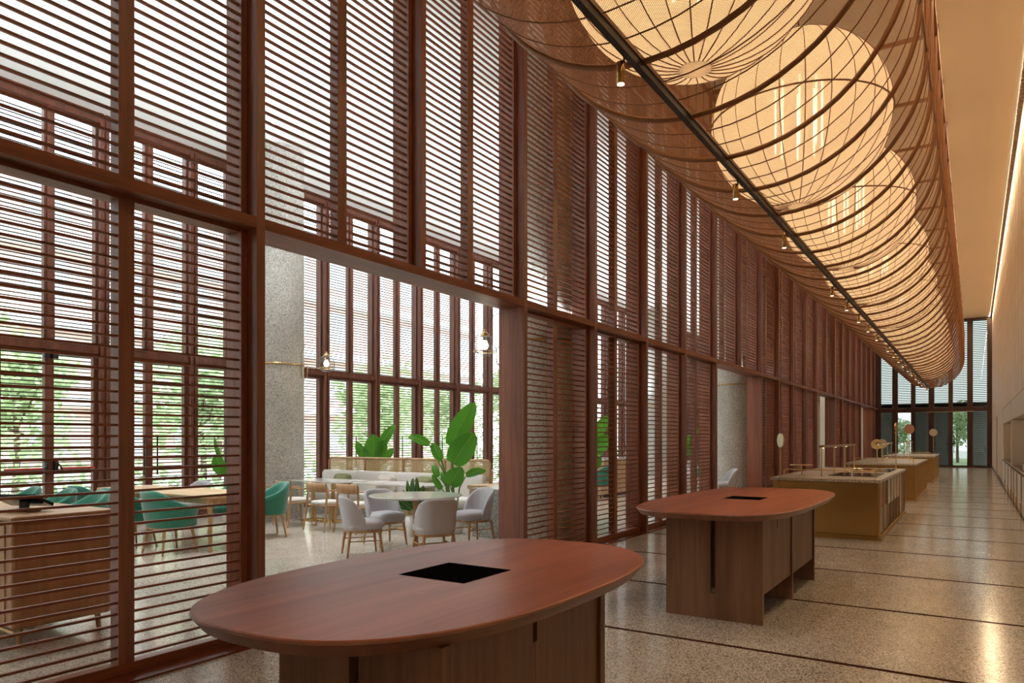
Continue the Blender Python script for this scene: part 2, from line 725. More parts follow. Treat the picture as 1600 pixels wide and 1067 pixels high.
# right wall --------------------------------------------------------------
wr = structure('wall_right', 'pale stone clad right wall washed by the cove light')
NY0, NY1 = 12.0, 27.18
MB().box(WR, WR + .3, Y0, NY0, 0, HC + .35).build('stone_face', 'wall_stone', wr)
MB().box(WR, WR + .3, NY0, NY1, 2.42, HC + .35).build('stone_face', 'wall_stone', wr)
MB().box(WR + .60, WR + .9, NY0 - .1, NY1 + .1, 0, 2.6).build('niche_back', 'cream_panel', wr)
MB().box(WR + .02, WR + .62, NY1, NY1 + .06, 0, 2.42).build('niche_end', 'cream_panel', wr)
MB().box(WR, WR + .3, NY1 + .06, 33.6, 0, HC + .35).build('stone_face', 'wall_stone', wr)
MB().box(WR, WR + .3, 33.6, 35.4, 2.36, HC + .35).build('stone_face', 'wall_stone', wr)
MB().box(WR, WR + .3, 35.4, YE + .2, 0, HC + .35).build('stone_face', 'wall_stone', wr)
# fine joints of the stone courses, recessed strips too thin to pick apart singly
j = MB()
for i in range(1, 13):
    j.box(WR - .0015, WR + .004, 27.3, YE, i * .6 - .002, i * .6 + .002)
    if i > 4:
        j.box(WR - .0015, WR + .004, Y0, 27.3, i * .6 - .002, i * .6 + .002)
for i in range(0, 36):
    y = 1.0 + i * 1.2
    if not 33.5 < y < 35.5:
        j.box(WR - .0015, WR + .004, y - .002, y + .002, 2.45 if y < 27.2 else 0, HC + .3)
tag(j.build('stone_joints', 'cabinet_wood', wr), kind='stuff')
MB().box(WR - .012, WR + .01, 27.2, 33.6, 0, .12).build('skirting', 'dark_bronze', wr)
MB().box(WR - .012, WR + .01, 35.4, YE, 0, .12).build('skirting', 'dark_bronze', wr)
MB().box(WR - .012, WR + .01, Y0, 12, 0, .12).build('skirting', 'dark_bronze', wr)

d1 = structure('door_1', 'recessed timber door near the far end of the stone wall', (WR + .16, 34.5, 0))
MB().box(0, .05, -.88, .88, 0, 2.34).build('door_leaf', 'cabinet_wood', d1)
MB().box(-.16, .05, -.90, -.86, 0, 2.36).build('door_jamb', 'cream_panel', d1)
MB().box(-.16, .05, .86, .90, 0, 2.36).build('door_jamb', 'cream_panel', d1)
MB().box(-.16, .05, -.90, .90, 2.34, 2.38).build('door_head', 'cream_panel', d1)
MB().box(-.03, 0, .70, .74, .95, 1.2).build('door_handle', 'brass', d1)

# near wall behind the camera
wb = structure('wall_near', 'plain wall closing the hall behind the viewpoint')
MB().box(XF - .3, WR + .3, Y0 - .2, Y0, 0, HC + .35).build('plaster_face', 'cream_panel', wb)

# dining window wall -----------------------------------------------------
FP = 1.62
FY0 = 6.25


def ring(y0, y1, z0, z1, w, x0, x1):
    return (MB().box(x0, x1, y0, y0 + w, z0, z1).box(x0, x1, y1 - w, y1, z0, z1)
            .box(x0, x1, y0 + w, y1 - w, z0, z0 + w).box(x0, x1, y0 + w, y1 - w, z1 - w, z1))


c0, c1 = .075, FP - .075
mid = FP / 2
WM = {
    'post': MB().box(-.14, .14, -.075, -.018, 0, DC).box(-.14, .14, .018, .075, 0, DC).box(-.12, .11, -.018, .018, 0, DC).mesh('window_post', 'facade_wood'),
    'transom': MB().box(-.10, .10, c0, c1, 2.90, 3.01).mesh('transom', 'facade_wood'),
    'sill': MB().box(-.10, .10, c0, c1, 0, .10).mesh('window_sill', 'facade_wood'),
    'head': MB().box(-.12, .13, c0, c1, DC - .16, DC).mesh('window_head', 'facade_wood'),
    'mid': MB().box(-.08, .08, mid - .045, mid + .045, 3.01, DC - .16).mesh('mullion', 'facade_wood'),
}
SASH = [(c0, mid - .045, 3.01, DC - .16, .035), (mid + .045, c1, 3.01, DC - .16, .035), (c0, mid, .10, 2.90, .065), (mid, c1, .10, 2.90, .065)]
WS = [ring(a, b, z0, z1, w, -.045, .045).mesh('sash', 'facade_wood') for a, b, z0, z1, w in SASH]
WP = [MB().box(-.006, .006, a + w - .01, b - w + .01, z0 + w - .01, z1 - w + .01).mesh('pane', 'window_glass') for a, b, z0, z1, w in SASH]
b = MB()
for i in range(106):
    z = .16 + i * .0625
    b.box(-.345, -.325, .0, FP, z, z + .018)
LOUV = b.mesh('louvre_rows', 'louvre_brown')
pull_me = MB().tube([(.10, mid - .12, .85), (.10, mid - .12, 1.55)], .013, 6).mesh('pull_handle', 'black_metal')
pull2_me = MB().tube([(.10, mid + .12, .85), (.10, mid + .12, 1.55)], .013, 6).mesh('pull_handle', 'black_metal')
push_me = [MB().tube([(.11, a, 1.02), (.11, b_, 1.02)], .018, 8).mesh('push_bar', 'red_plastic') for a, b_ in ((.16, mid - .13), (mid + .13, FP - .16))]
hook_me = MB()
for yy in (mid - .075, mid + .075):
    hook_me.box(.045, .12, yy - .025, yy + .025, .93, 1.14).tube([(.12, yy, 1.12), (.17, yy + math.copysign(.03, yy - mid), 1.06), (.16, yy + math.copysign(.07, yy - mid), .98)], .012, 6)
hook_me = hook_me.mesh('door_latch', 'black_metal')
closer_me = MB().box(.045, .12, mid - .10, mid - .02, 2.76, 2.90).box(.045, .12, mid + .02, mid + .10, 2.76, 2.90).mesh('door_closer', 'black_metal')
jj = 0
for jb in range(-6, 23):
    y = FY0 + FP * jb
    w = structure('window_%d' % (jb + 7), 'tall reddish timber framed window bay with thin outer louvres, number %s along the dining room' % ORD[jb + 6], (XF, y, 0))
    obj('window_post', WM['post'], w)
    for n_ in ('transom', 'sill', 'head', 'mid'):
        obj(WM[n_].name.split('.')[0], WM[n_], w)
    for s_, p_ in zip(WS, WP):
        so = obj('sash', s_, w)
        obj('pane', p_, so)
    tag(obj('louvre_rows', LOUV, w), kind='stuff')
    if jb in (-2, -1):
        for q in push_me:
            tag(obj('push_bar', q, w), 'red push bar')
        obj('door_latch', hook_me, w)
        obj('door_closer', closer_me, w)
    else:
        obj('pull_handle', pull_me, w)
        obj('pull_handle', pull2_me, w)

# end wall -------------------------------------------------------------
we = structure('wall_end', 'dark timber framed glazed end wall with doors and outer louvres')
fx = [-4.75, -4.24, -3.70, -3.44, -2.82, -2.61, -2.01, -1.75, -1.12, -.92, -.30, -.05, .55, .80]
for i in range(0, len(fx), 2):
    MB().box(fx[i], fx[i + 1], YE - .10, YE + .12, 0, HC).build('end_post', 'end_wood', we)
for i in range(1, len(fx) - 1, 2):
    a, b_ = fx[i], fx[i + 1]
    MB().box(a, b_, YE - .08, YE + .10, 2.88, 3.11).build('end_transom', 'end_wood', we)
    MB().box(a, b_, YE - .08, YE + .10, HC - .12, HC).build('end_head', 'end_wood', we)
    MB().box(a, b_, YE - .08, YE + .10, 0, .09).build('end_sill', 'end_wood', we)
    MB().box(a - .02, b_ + .02, YE - .006, YE + .006, 3.10, HC - .11).build('pane', 'end_glass', we)
    MB().box(a - .02, b_ + .02, YE - .006, YE + .006, .08, 2.90).build('pane', 'end_glass', we)
    lv = MB()
    for q in range(81):
        z = .1 + q * .0925
        lv.box(a - .05, b_ + .05, YE + .18, YE + .21, z, z + .040)
    if i in (3, 9):     # two door leaves stand clear of the lower louvres
        lv = MB()
        for q in range(33, 81):
            z = .1 + q * .0925
            lv.box(a - .05, b_ + .05, YE + .18, YE + .21, z, z + .040)
    tag(lv.build('louvre_rows', 'end_wood', we), kind='stuff')
for x in (-1.70, -1.17, -.87):
    MB().tube([(x, YE - .16, .75), (x, YE - .16, 1.65)], .016, 6).box(x - .05, x + .05, YE - .17, YE - .10, 1.16, 1.24).build('door_handle', 'black_metal', we)
MB().box(-3.5, .0, YE - .13, YE - .08, 2.855, 2.885).build('door_track', 'chrome', we)
t = thing('entrance_porch', (0, YE + .4, -.16), 'dark grey entrance porch standing outside the end doors', 'porch')
for a, b_ in ((-5.3, -3.74), (-2.98, -1.03), (-.27, 1.3)):
    MB().box(a, b_, 2.9, 3.05, 0, 3.35).build('porch_wall', 'porch_grey', t)
MB().box(-5.4, 1.4, 0, 3.1, 3.30, 3.5).build('porch_roof', 'porch_grey', t)
# dining room end wall
wd = structure('wall_far', 'plain far wall of the dining room')
MB().box(XF - .2, -4.75, YE, YE + .2, 0, DC).build('plaster_face', 'cream_panel', wd)

# columns --------------------------------------------------------------
col_me = MB()
for za, zb in ((0, 3.918), (3.932, DC)):
    col_me.lathe([(.5, za), (.5, zb)], 48, caps=False)
col_me = col_me.lathe([(.494, 3.91), (.494, 3.94)], 48, caps=False).mesh('column', 'column_terrazzo')
band_me = MB().lathe([(.499, 2.855), (.512, 2.855), (.512, 2.885), (.499, 2.885)], 48, caps=False).mesh('brass_band', 'brass')
n_ = 0
for cx, nm in ((-5.3, 'beside the timber screen'), (-11.06, 'near the window wall')):
    for i, cy in enumerate((-.9, 8.85, 18.6, 28.35, 38.1)):
        o = obj('column', col_me, None, (cx, cy, 0))
        tag(o, 'round speckled grey concrete column %s, %s in its row' % (nm, ORD[i]), kind='structure')
        obj('brass_band', band_me, o)

# outside ----------------------------------------------------------------
gr = tag(MB().box(-75, XF - .21, -45, 110, -.35, -.16).box(XF - .2, 70, YE + .21, 110, -.35, -.16).build('ground', 'asphalt'), 'pale paved ground outside the windows', kind='structure')
tag(MB().box(-21, -15.5, -12, 16, -.16, -.10).box(-9, 9, 48, 66, -.16, -.10).build('lawn', 'lawn'), 'planted strip of lawn outside the windows', 'lawn', kind='structure')


def building(loc, w, d, h, label, m, rows, cols, rot=0):
    t = thing('neighbouring_building', loc, label, 'building', rot)
    MB().box(-d, 0, -w / 2, w / 2, 0, h).build('wall', m, t)
    MB().box(-d - .3, .4, -w / 2 - .3, w / 2 + .3, h, h + .5).build('roof', 'far_wall_white', t)
    for r in range(1, rows):
        z = r * h / rows
        MB().box(0, .9, -w / 2, w / 2, z - .18, z + .18).build('balcony_band', 'far_wall_white', t)
    wm = MB().box(-.05, .06, -.75, .75, 0, 1.7).mesh('far_window', 'far_wall_grey')
    for r in range(rows):
        for c_ in range(cols):
            obj('far_window', wm, t, (0, -w / 2 + (c_ + .5) * w / cols, r * h / rows + .9))
    return t


building((-31, 26, -.16), 34, 10, 12.5, 'reddish block with pale bands beyond the dining room windows', 'far_wall_red', 4, 11)
building((-40, -8, -.16), 26, 10, 17, 'pale pinkish tall block behind the trees on the left', 'far_wall_red', 5, 8)
building((-24, 60, -.16), 16, 8, 7, 'low white block far along the street', 'far_wall_white', 2, 5)


def tree_meshes(seed, h, r, n):
    rd = random.Random(seed)
    f = MB()
    blobs = [(rd.uniform(-r, r) * .6, rd.uniform(-r, r) * .6, rd.uniform(.45, .92) * h, rd.uniform(.42, .7) * r) for _ in range(9)]
    for _ in range(n):
        bx, by, bz, br = rd.choice(blobs)
        d = Vector((rd.gauss(0, 1), rd.gauss(0, 1), rd.gauss(0, 1))).normalized() * br * rd.uniform(.6, 1.0)
        p = Vector((bx, by, bz)) + d
        u = Vector((rd.gauss(0, 1), rd.gauss(0, 1), rd.gauss(0, .6))).normalized()
        v = u.orthogonal().normalized()
        s = rd.uniform(.10, .20)
        f.add([p - u * s, p + v * s * .5, p + u * s, p - v * s * .5], [(0, 1, 2, 3)])
    t = MB().tube([(0, 0, 0), (.05, .03, h * .3), (.0, .08, h * .55), (.1, .0, h * .75)], [h * .025, h * .02, h * .014, h * .008], 8)
    for bx, by, bz, br in blobs[:5]:
        t.tube([(0, .06, h * .42), (bx * .6, by * .6, bz * .85), (bx, by, bz)], [h * .010, h * .007, .01], 6)
    return f.mesh('crown', 'tree_leaf'), t.mesh('trunk', 'bark')


TM = [tree_meshes(3, 5.4, 2.2, 2600), tree_meshes(5, 4.4, 1.9, 2200), tree_meshes(9, 6.4, 2.5, 2800)]
for i, (x, y, v, rz) in enumerate([(-19.6, 5.0, 0, 0), (-24.2, 9.8, 1, 1.2), (-19.0, 12.6, 1, 2.2), (-25, 17.2, 0, .6), (-20.6, -1.6, 2, 2.9), (-21.5, 22.5, 1, 3.6), (-23.0, 28.2, 1, .9), (-22.5, 34.5, 0, 4.4),
                                   (-4.3, 53, 1, .3), (-.9, 55, 2, 1.9), (-9.5, 60, 0, 4.1)]):
    place = 'outside the end doors' if y > 45 else 'outside the dining windows'
    kin = ['mid height', 'small', 'tall'][v]
    o = thing('tree', (x, y, -.16), '%s leafy green tree %s, %s one of that planting' % (kin, place, ORD[i if y < 45 else i - 8]), 'tree', rz, 'trees ' + place)
    if y > 45:
        o.scale = (.62, .62, .62)
    tag(obj('crown', TM[v][0], o), kind='stuff')
    obj('trunk', TM[v][1], o)
hb = MB()
rd = random.Random(4)
for _ in range(5200):
    p = Vector((-14.9 + rd.uniform(-.4, .4), rd.uniform(-2, 40), rd.uniform(-.1, 1.1 + .3 * math.sin(_))))
    u = Vector((rd.gauss(0, 1), rd.gauss(0, 1), rd.gauss(0, .7))).normalized()
    v = u.orthogonal().normalized()
    s = rd.uniform(.06, .13)
    hb.add([p - u * s, p + v * s * .5, p + u * s, p - v * s * .5], [(0, 1, 2, 3)])
tag(hb.build('hedge', 'tree_leaf'), 'low clipped green hedge running outside the dining windows', 'hedge', kind='stuff')

# ---------------------------------------------------------------- hanging basket over the hall
BX, BR, BZ, BT = -1.83, 1.42, 4.04, 6.58
BS = BZ + BR
BY0, BY1 = .60, 41.6


def u_path(r, n=28, top=BT):
    pts = [(BX - r, top), (BX - r, (top + BS) / 2), (BX - r, BS)]
    for i in range(1, n):
        a = PI + PI * i / n
        pts.append((BX + r * math.cos(a), BS + r * math.sin(a)))
    pts += [(BX + r, BS), (BX + r, (top + BS) / 2), (BX + r, top)]
    return pts


bk = thing('hanging_basket', (0, 0, 0), 'long trough of bronze hoops and wire net hung along the hall ceiling', 'canopy')
hoop_me = MB().tube([(x, 0, z) for x, z in u_path(BR)], .023, 6).mesh('hoop', 'bronze_wire')
wire_me = MB().tube([(x, 0, z) for x, z in u_path(BR)], .0055, 5).mesh('thin_hoop', 'bronze_wire')
bar_me = MB().box(BX - BR, BX + BR, -.022, .022, BT - .03, BT + .015).mesh('cross_bar', 'bronze_wire')
nh = 43
for i in range(nh):
    y = .606 + .976 * i
    obj('hoop', hoop_me, bk, (0, y, 0))
    if i % 2 == 0:
        obj('cross_bar', bar_me, bk, (0, y, 0))
        for sx in (-1, 1):
            MB().tube([(BX + sx * (BR - .06), y, BT), (BX + sx * (BR - .06), y, HC - .06)], .006, 5).lathe(
                [(.028, HC - .10), (.028, HC)], 10, (BX + sx * (BR - .06), y)).build('hanger_rod', 'dark_bronze', bk)
    if i < nh - 1:
        for q in (1, 2):
            obj('thin_hoop', wire_me, bk, (0, y + .976 * q / 3, 0))
yA, yB = .606, .606 + .976 * (nh - 1)
for sx in (-1, 1):
    MB().box(BX + sx * BR - .03, BX + sx * BR + .03, yA, yB, BT - .04, BT + .05).build('top_rail', 'bronze_wire', bk)
    MB().tube([(BX + sx * BR, yA, BS), (BX + sx * BR, yB, BS)], .015, 6).build('side_rail', 'bronze_wire', bk)
pth = u_path(BR - .012, 28)
arc = [0]
for p, q in zip(pth, pth[1:]):
    arc.append(arc[-1] + math.hypot(q[0] - p[0], q[1] - p[1]))
nb = MB()
NY = 43
rows = [[(x, yA + (yB - yA) * i / NY, z) for x, z in pth] for i in range(NY + 1)]
nb.grid(rows)
me = nb.mesh('wire_net', 'wire_net')
uvl = me.uv_layers.new(name='UVMap')
npth = len(pth)
for lp in me.loops:
    i, k = divmod(lp.vertex_index, npth)
    uvl.data[lp.index].uv = (arc[k], (yB - yA) * i / NY)
obj('wire_net', me, bk)

MB().box(-1.912, -1.868, yA, yB, BZ - .065, BZ - .01).build('track_channel', 'black_metal', bk)
MB().box(-1.920, -1.860, yA, yB, BZ - .01, BZ + .02).build('track_cover', 'bronze_wire', bk)

SPOTS = [4.26, 6.91, 9.0, 12.46, 14.03, 15.6, 17.1, 18.7, 21.3, 22.9, 24.5, 26.1, 28.0, 30.0, 32.0, 34.0, 36.0, 38.0, 40.0]
sp_can = MB().lathe([(.026, -.19), (.028, -.188), (.028, -.05), (.02, -.045)], 16).mesh('can', 'brass_sheet')
sp_stem = MB().tube([(.022, 0, .01), (.022, 0, -.06), (0, 0, -.07)], .007, 6).mesh('stem', 'dark_bronze')
sp_lens = MB().lathe([(.023, -.193), (.023, -.190)], 16).mesh('lens', 'led_spot')
for i, y in enumerate(SPOTS):
    t = thing('track_spotlight', (-1.925, y, BZ - .05), 'small brass cylinder spotlight under the basket track, %s one from the near end' % ORD[i], 'spotlight', group='track spotlights')
    obj('can', sp_can, t)
    obj('stem', sp_stem, t)
    obj('lens', sp_lens, t)
    lo = light('spot_lamp', 'SPOT', (-1.925, y, BZ - .26), 60, (1, .87, .70), (0, math.radians(-6 if i % 2 else 8), 0), spot_size=math.radians(62), spot_blend=.7, shadow_soft_size=.03)

# lanterns -----------------------------------------------------------------
LR, LZ = 1.045, 5.43
prof = [(max(.0, LR * math.sin(PI * i / 30)), -LR * math.cos(PI * i / 30)) for i in range(31)]
prof[0] = (.10, -LR * .995)
prof[-1] = (.10, LR * .995)
shade_me = MB().lathe(prof, 48, caps=False).mesh('paper_shade', 'lantern_paper')
cap_me = MB().lathe([(.0, -.012), (.125, -.006), (.125, .006), (.0, .012)], 24).mesh('end_cap', 'lantern_paper')
rib_me = MB().tube([((LR + .004) * math.sin(PI * i / 30), 0, -(LR + .004) * math.cos(PI * i / 30)) for i in range(1, 30)], .0055, 4).mesh('rib', 'bronze_wire')
ringl_me = MB().tube([((LR + .006) * math.cos(2 * PI * i / 48), (LR + .006) * math.sin(2 * PI * i / 48), 0) for i in range(48)], .011, 6, True).mesh('equator_ring', 'bronze_wire')
tube_me = MB().tube([(0, 0, -.42), (0, 0, .42)], .011, 6).mesh('light_tube', 'led_tube')
hang_me = MB().tube([(0, 0, LR), (0, 0, HC - LZ)], .008, 5).mesh('hanger', 'dark_bronze')
for k in range(10):
    y = 5.45 + 3.905 * k
    t = thing('paper_lantern', (BX, y, LZ), 'glowing cream globe lantern with wire ribs inside the basket, %s from the near end' % ORD[k], 'lantern', group='globe lanterns in the hanging basket')
    obj('paper_shade', shade_me, t)
    obj('end_cap', cap_me, t, (0, 0, -LR - .0))
    obj('end_cap', cap_me, t, (0, 0, LR))
    for q in range(24):
        obj('rib', rib_me, t, (0, 0, 0), 2 * PI * q / 24)
    obj('equator_ring', ringl_me, t)
    for q in range(8):
        a = 2 * PI * (q + .3) / 8
        obj('light_tube', tube_me, t, (.27 * math.cos(a), .27 * math.sin(a), .05))
    obj('hanger', hang_me, t)
    light('lantern_lamp', 'POINT', (BX, y, LZ), 72, (1, .80, .54), shadow_soft_size=.30)


# ---------------------------------------------------------------- serving tables
def serving_table(cx, cy, hw, hl, e, base_x0, base_x1, panels, label):
    t = thing('serving_table', (cx, cy, 0), label, 'table', group='long timber serving tables')
    H = .9
    n = 144
    rings = [sup(hw - .034, hl - .034, n, e, 0, 0, H - .056), sup(hw, hl, n, e, 0, 0, H - .012), sup(hw - .004, hl - .004, n, e, 0, 0, H - .004)]
    ed = MB().loft(rings[:2], True, False).loft(rings[1:], True, False)
    ed.add(rings[0], [tuple(range(n - 1, -1, -1))])
    ed.build('table_edge', 'table_edge_wood', t)
    MB().loft([sup(hw - .004, hl - .004, n, e, 0, 0, H - .004), sup(hw - .010, hl - .010, n, e, 0, 0, H)], False).build('table_top', 'table_top_wood', t)
    MB().box(-.178, .178, -.178, .178, H - .01, H + .0015).build('induction_plate', 'black_matte', t)
    x0, x1 = base_x0 - cx, base_x1 - cx
    xm = (x0 + x1) / 2
    zt = H - .056
    for i, py in enumerate(panels):
        y = py - cy
        p = MB()
        if i in (0, len(panels) - 1):
            p.box(x0, xm - .022, y, y + .045, 0, zt).box(xm + .022, x1, y, y + .045, 0, zt).box(xm - .022, xm + .022, y, y + .045, 0, .215)
        else:
            p.box(x0, x1, y, y + .045, 0, zt)
        p.build('end_panel' if i in (0, len(panels) - 1) else 'middle_panel', 'walnut_wood', t)
    for a, b in zip(panels, panels[1:]):
        ya, yb = a + .045 - cy, b - cy
        ym = (ya + yb) / 2
        MB().box(x0 + .05, x1 - .05, ya + .004, yb - .004, .25, zt - .01).build('inner_case', 'end_wood', t)
        for xa, xb in ((x1 - .036, x1 - .014), (x0 + .014, x0 + .036)):
            for s_ in (-1, 1):
                yo, yi, yn = (ya + .002, ym - .0015, ym - .016) if s_ < 0 else (yb - .002, ym + .0015, ym + .016)
                lo, hi = min(yo, yi), max(yo, yi)
                l2, h2 = min(yo, yn), max(yo, yn)
                MB().box(xa, xb, lo, hi, .23, zt - .12).box(xa, xb, l2, h2, zt - .12, zt - .003).build('side_door', 'walnut_wood', t)
    return t


serving_table(-1.944, 2.53, .677, 1.145, 2.66, -2.16, -1.39, [1.74, 2.86], 'large rounded timber serving table nearest the viewer with a black square hob')
serving_table(-1.92, 7.25, .71, 1.69, 3.5, -2.22, -1.415, [5.85, 6.95, 8.02], 'second rounded timber serving table, just before the brass clad islands')

# ---------------------------------------------------------------- brass islands
IX0, IX1, IL, IH = -2.68, -1.14, 4.6, .89


def island(y0, label, style):
    t = thing('kitchen_island', ((IX0 + IX1) / 2, y0 + IL / 2, 0), label, 'island', group='brass clad cooking islands')
    w, l = (IX1 - IX0) / 2, IL / 2
    MB().box(-w, w, -l, l, IH - .045, IH).build('worktop', 'counter_terrazzo', t, bevel=.004)
    MB().box(-w + .10, w - .05, -l + .05, l - .05, .06, IH - .05).build('carcass', 'brass_sheet', t)
    MB().box(-w + .14, w - .03, -l + .045, -l + .055, .07, IH - .05).build('end_sheet', 'brass_sheet', t)
    MB().box(-w + .05, w + .015, -l + .03, l + .01, 0, .035).box(-w + .08, w - .02, -l + .05, l - .03, .035, .07).build('plinth', 'brass_sheet', t)
    for sy in (-l + .05, l - .11):
        MB().box(-w + .03, -w + .09, sy, sy + .06, 0.03, IH - .045).build('corner_post', 'brass', t)
    MB().box(w - .05, w - .005, -l + .06, -l + .10, .07, IH - .045).build('corner_post', 'brass', t)
    # service side: dividers with panels of several finishes
    ny = 8
    y = -l + .12
    step = (2 * l - .2) / ny
    for i in range(ny):
        a, b_ = y + i * step, y + (i + 1) * step - .03
        MB().box(w - .05, w - .008, b_, b_ + .03, .07, IH - .045).build('divider', 'brass', t)
        if style == 0:
            if i < 2:
                MB().box(w - .05, w - .03, a, b_, .48, IH - .05).build('front_panel', 'cabinet_wood' if i == 0 else 'dark_bronze', t)
                MB().box(w - .05, w - .025, a, b_, .09, .46).build('front_panel', 'panel_taupe', t)
            elif i < 6:
                MB().box(w - .05, w - .018, a, b_, .44, IH - .05).build('front_panel', 'chrome', t)
                MB().box(w - .05, w - .03, a, b_, .09, .41).build('front_panel', 'dark_bronze', t)
            else:
                MB().box(w - .05, w - .022, a, b_, .09, IH - .05).build('front_panel', 'chrome' if i == 6 else 'dark_bronze', t)
        else:
            MB().box(w - .05, w - .04, a, b_, .09, IH - .05).build('front_panel', 'dark_bronze' if i % 2 == 0 else 'brass_sheet', t)
    return t


island(11.55, 'brass clad cooking island nearest the timber serving tables, with a sunken black sink', 0)
island(19.4, 'middle brass clad island of the row of three', 1)
island(27.6, 'farthest brass clad island of the row, before the glazed end wall', 1)


def gantry(x, y, label, n=4, l=3.7):
    t = thing('light_gantry', (x, y, IH), label, 'gantry', group='brass light gantries on the islands')
    MB().box(-.03, .03, -.02, l + .02, .455, .495).build('light_bar', 'brass_sheet', t)
    for i in range(n):
        yy = l * i / (n - 1)
        MB().tube([(0, yy, 0), (0, yy, .455)], .010, 8).lathe([(.03, 0), (.03, .008), (.01, .012)], 12, (0, yy)).build('post', 'brass', t)
    for i in range(3):
        yy = .12 + i * 1.25
        MB().lathe([(.018, .448), (.018, .456)], 10, (.0, yy)).build('downlight', 'led_spot', t)
    return t


gantry(-2.05, 12.25, 'brass light gantry on four posts over the nearest island')
gantry(-2.05, 20.1, 'brass light gantry on four posts over the middle island')
gantry(-2.05, 28.3, 'brass light gantry on four posts over the farthest island')


def mirror(x, y, h, r, rz, label, m='mirror_disc', z0=IH):
    t = thing('disc_mirror', (x, y, z0), label, 'mirror', rz, 'round mirrors on poles')
    MB().tube([(0, 0, 0), (0, 0, h - r * .7)], .009, 8).lathe([(.03, 0), (.03, .008), (.01, .012)], 12).build('pole', 'brass', t)
    vs = MB()
    fr = [(r * math.cos(2 * PI * k / 28), -.010, h + r * math.sin(2 * PI * k / 28)) for k in range(28)]
    bk_ = [(p[0], .010, p[2]) for p in fr]
    vs.loft([fr, bk_])
    vs.build('disc', m, t)
    return t


mirror(-2.54, 11.62, .575, .11, -.95, 'tilted pale disc mirror on a brass pole at the near corner of the nearest island')
mirror(-1.30, 16.0, .80, .12, 1.45, 'edge-on disc mirror on a tall brass pole at the far corner of the nearest island', 'copper')
mirror(-1.50, 22.4, .86, .13, .1, 'coppery round disc mirror on a pole above the middle island', 'copper')
mirror(-2.40, 23.4, .43, .15, .2, 'low golden disc mirror at the screen side of the middle island', 'brass_sheet')
mirror(-2.32, 23.95, .44, .14, .0, 'low pale disc mirror beside the golden one on the middle island')
mirror(-1.32, 31.9, .83, .14, .3, 'small white disc mirror on a pole at the farthest island')


def rail(x0, x1, y, label, ends):
    t = thing('guard_rail', ((x0 + x1) / 2, y, IH), label, 'rail', group='thin brass rails on the islands')
    h = (x1 - x0) / 2
    MB().tube([(-h, 0, .005), (-h, 0, .10), (-h + .02, 0, .125), (h - .02, 0, .125), (h, 0, .10), (h, 0, .005)], .008, 6).build('rail_bar', 'brass', t)
    return t


rail(-2.50, -1.22, 11.70, 'thin brass rail along the near edge of the nearest island', 0)
rail(-2.50, -1.22, 19.55, 'thin brass rail along the near edge of the middle island', 0)
rail(-2.50, -1.22, 27.75, 'thin brass rail along the near edge of the farthest island', 0)
t = thing('cake_stand', (-2.40, 12.5, IH), 'flat round brass tray on a thin stem on the nearest island', 'stand')
MB().lathe([(.0, .155), (.18, .160), (.185, .172), (.0, .168)], 32).build('tray', 'brass', t)
MB().tube([(0, 0, 0), (0, 0, .157)], .008, 8).lathe([(.05, 0), (.05, .006), (.01, .01)], 16).build('stem', 'brass', t)
t = thing('sink', (-1.62, 13.0, IH), 'black sunken sink with chrome tap on the nearest island', 'sink')
MB().box(-.36, .34, -.55, .6, .0005, .012).build('basin', 'black_metal', t)
MB().box(-.30, .28, -.48, .52, .012, .016).build('grating', 'black_glass', t)
MB().tube([(.0, -.6, 0), (.0, -.6, .10), (.04, -.57, .13), (.12, -.52, .11)], .012, 8).lathe([(.025, 0), (.025, .02)], 12, (0, -.6)).tube([(-.03, -.6, .07), (-.09, -.62, .10)], .007, 6).build('tap', 'chrome', t)
t = thing('hob_plate', (-1.62, 14.9, IH), 'flat black glass hob at the far half of the nearest island', 'hob')
MB().box(-.36, .36, -.7, .7, .0005, .010).build('glass_plate', 'black_glass', t)
MB().box(-.37, .37, -.71, .71, .0005, .006).build('rim', 'chrome', t)

# ---------------------------------------------------------------- counter in the right wall
t = thing('stone_worktop', (WR, 19.6, .80), 'long dark stone worktop in the niche of the right wall', 'worktop')
MB().box(-.012, .58, -7.55, 7.55, 0, .04).build('slab', 'dark_bronze', t)
cut = [12.05, 13.55, 15.05, 16.5, 18.16, 19.56, 20.85, 22.7, 25.0, 27.12]
for i, (a, b_) in enumerate(zip(cut, cut[1:])):
    t = thing('base_cabinet', (WR, (a + b_) / 2, 0), 'white base cabinet with brass corner plate under the wall worktop, %s from the far end' % ORD[len(cut) - 2 - i], 'cabinet', group='white base cabinets along the right wall')
    h = (b_ - a) / 2
    MB().box(.02, .56, -h + .003, h - .003, .0, .795).build('body', 'cream_panel', t)
    MB().box(-.004, .018, -h + .044, h - .006, .06, .785).build('door', 'white_paint', t)
    MB().box(-.022, .02, -h + .001, -h + .040, .0, .79).build('divider', 'brass_sheet', t)
    MB().box(-.028, -.004, -h + .05, -h + .34, .07, .27).build('brass_plate', 'brass', t)
    MB().box(-.006, .02, -h + .04, h - .003, .0, .058).build('plinth', 'dark_bronze', t)
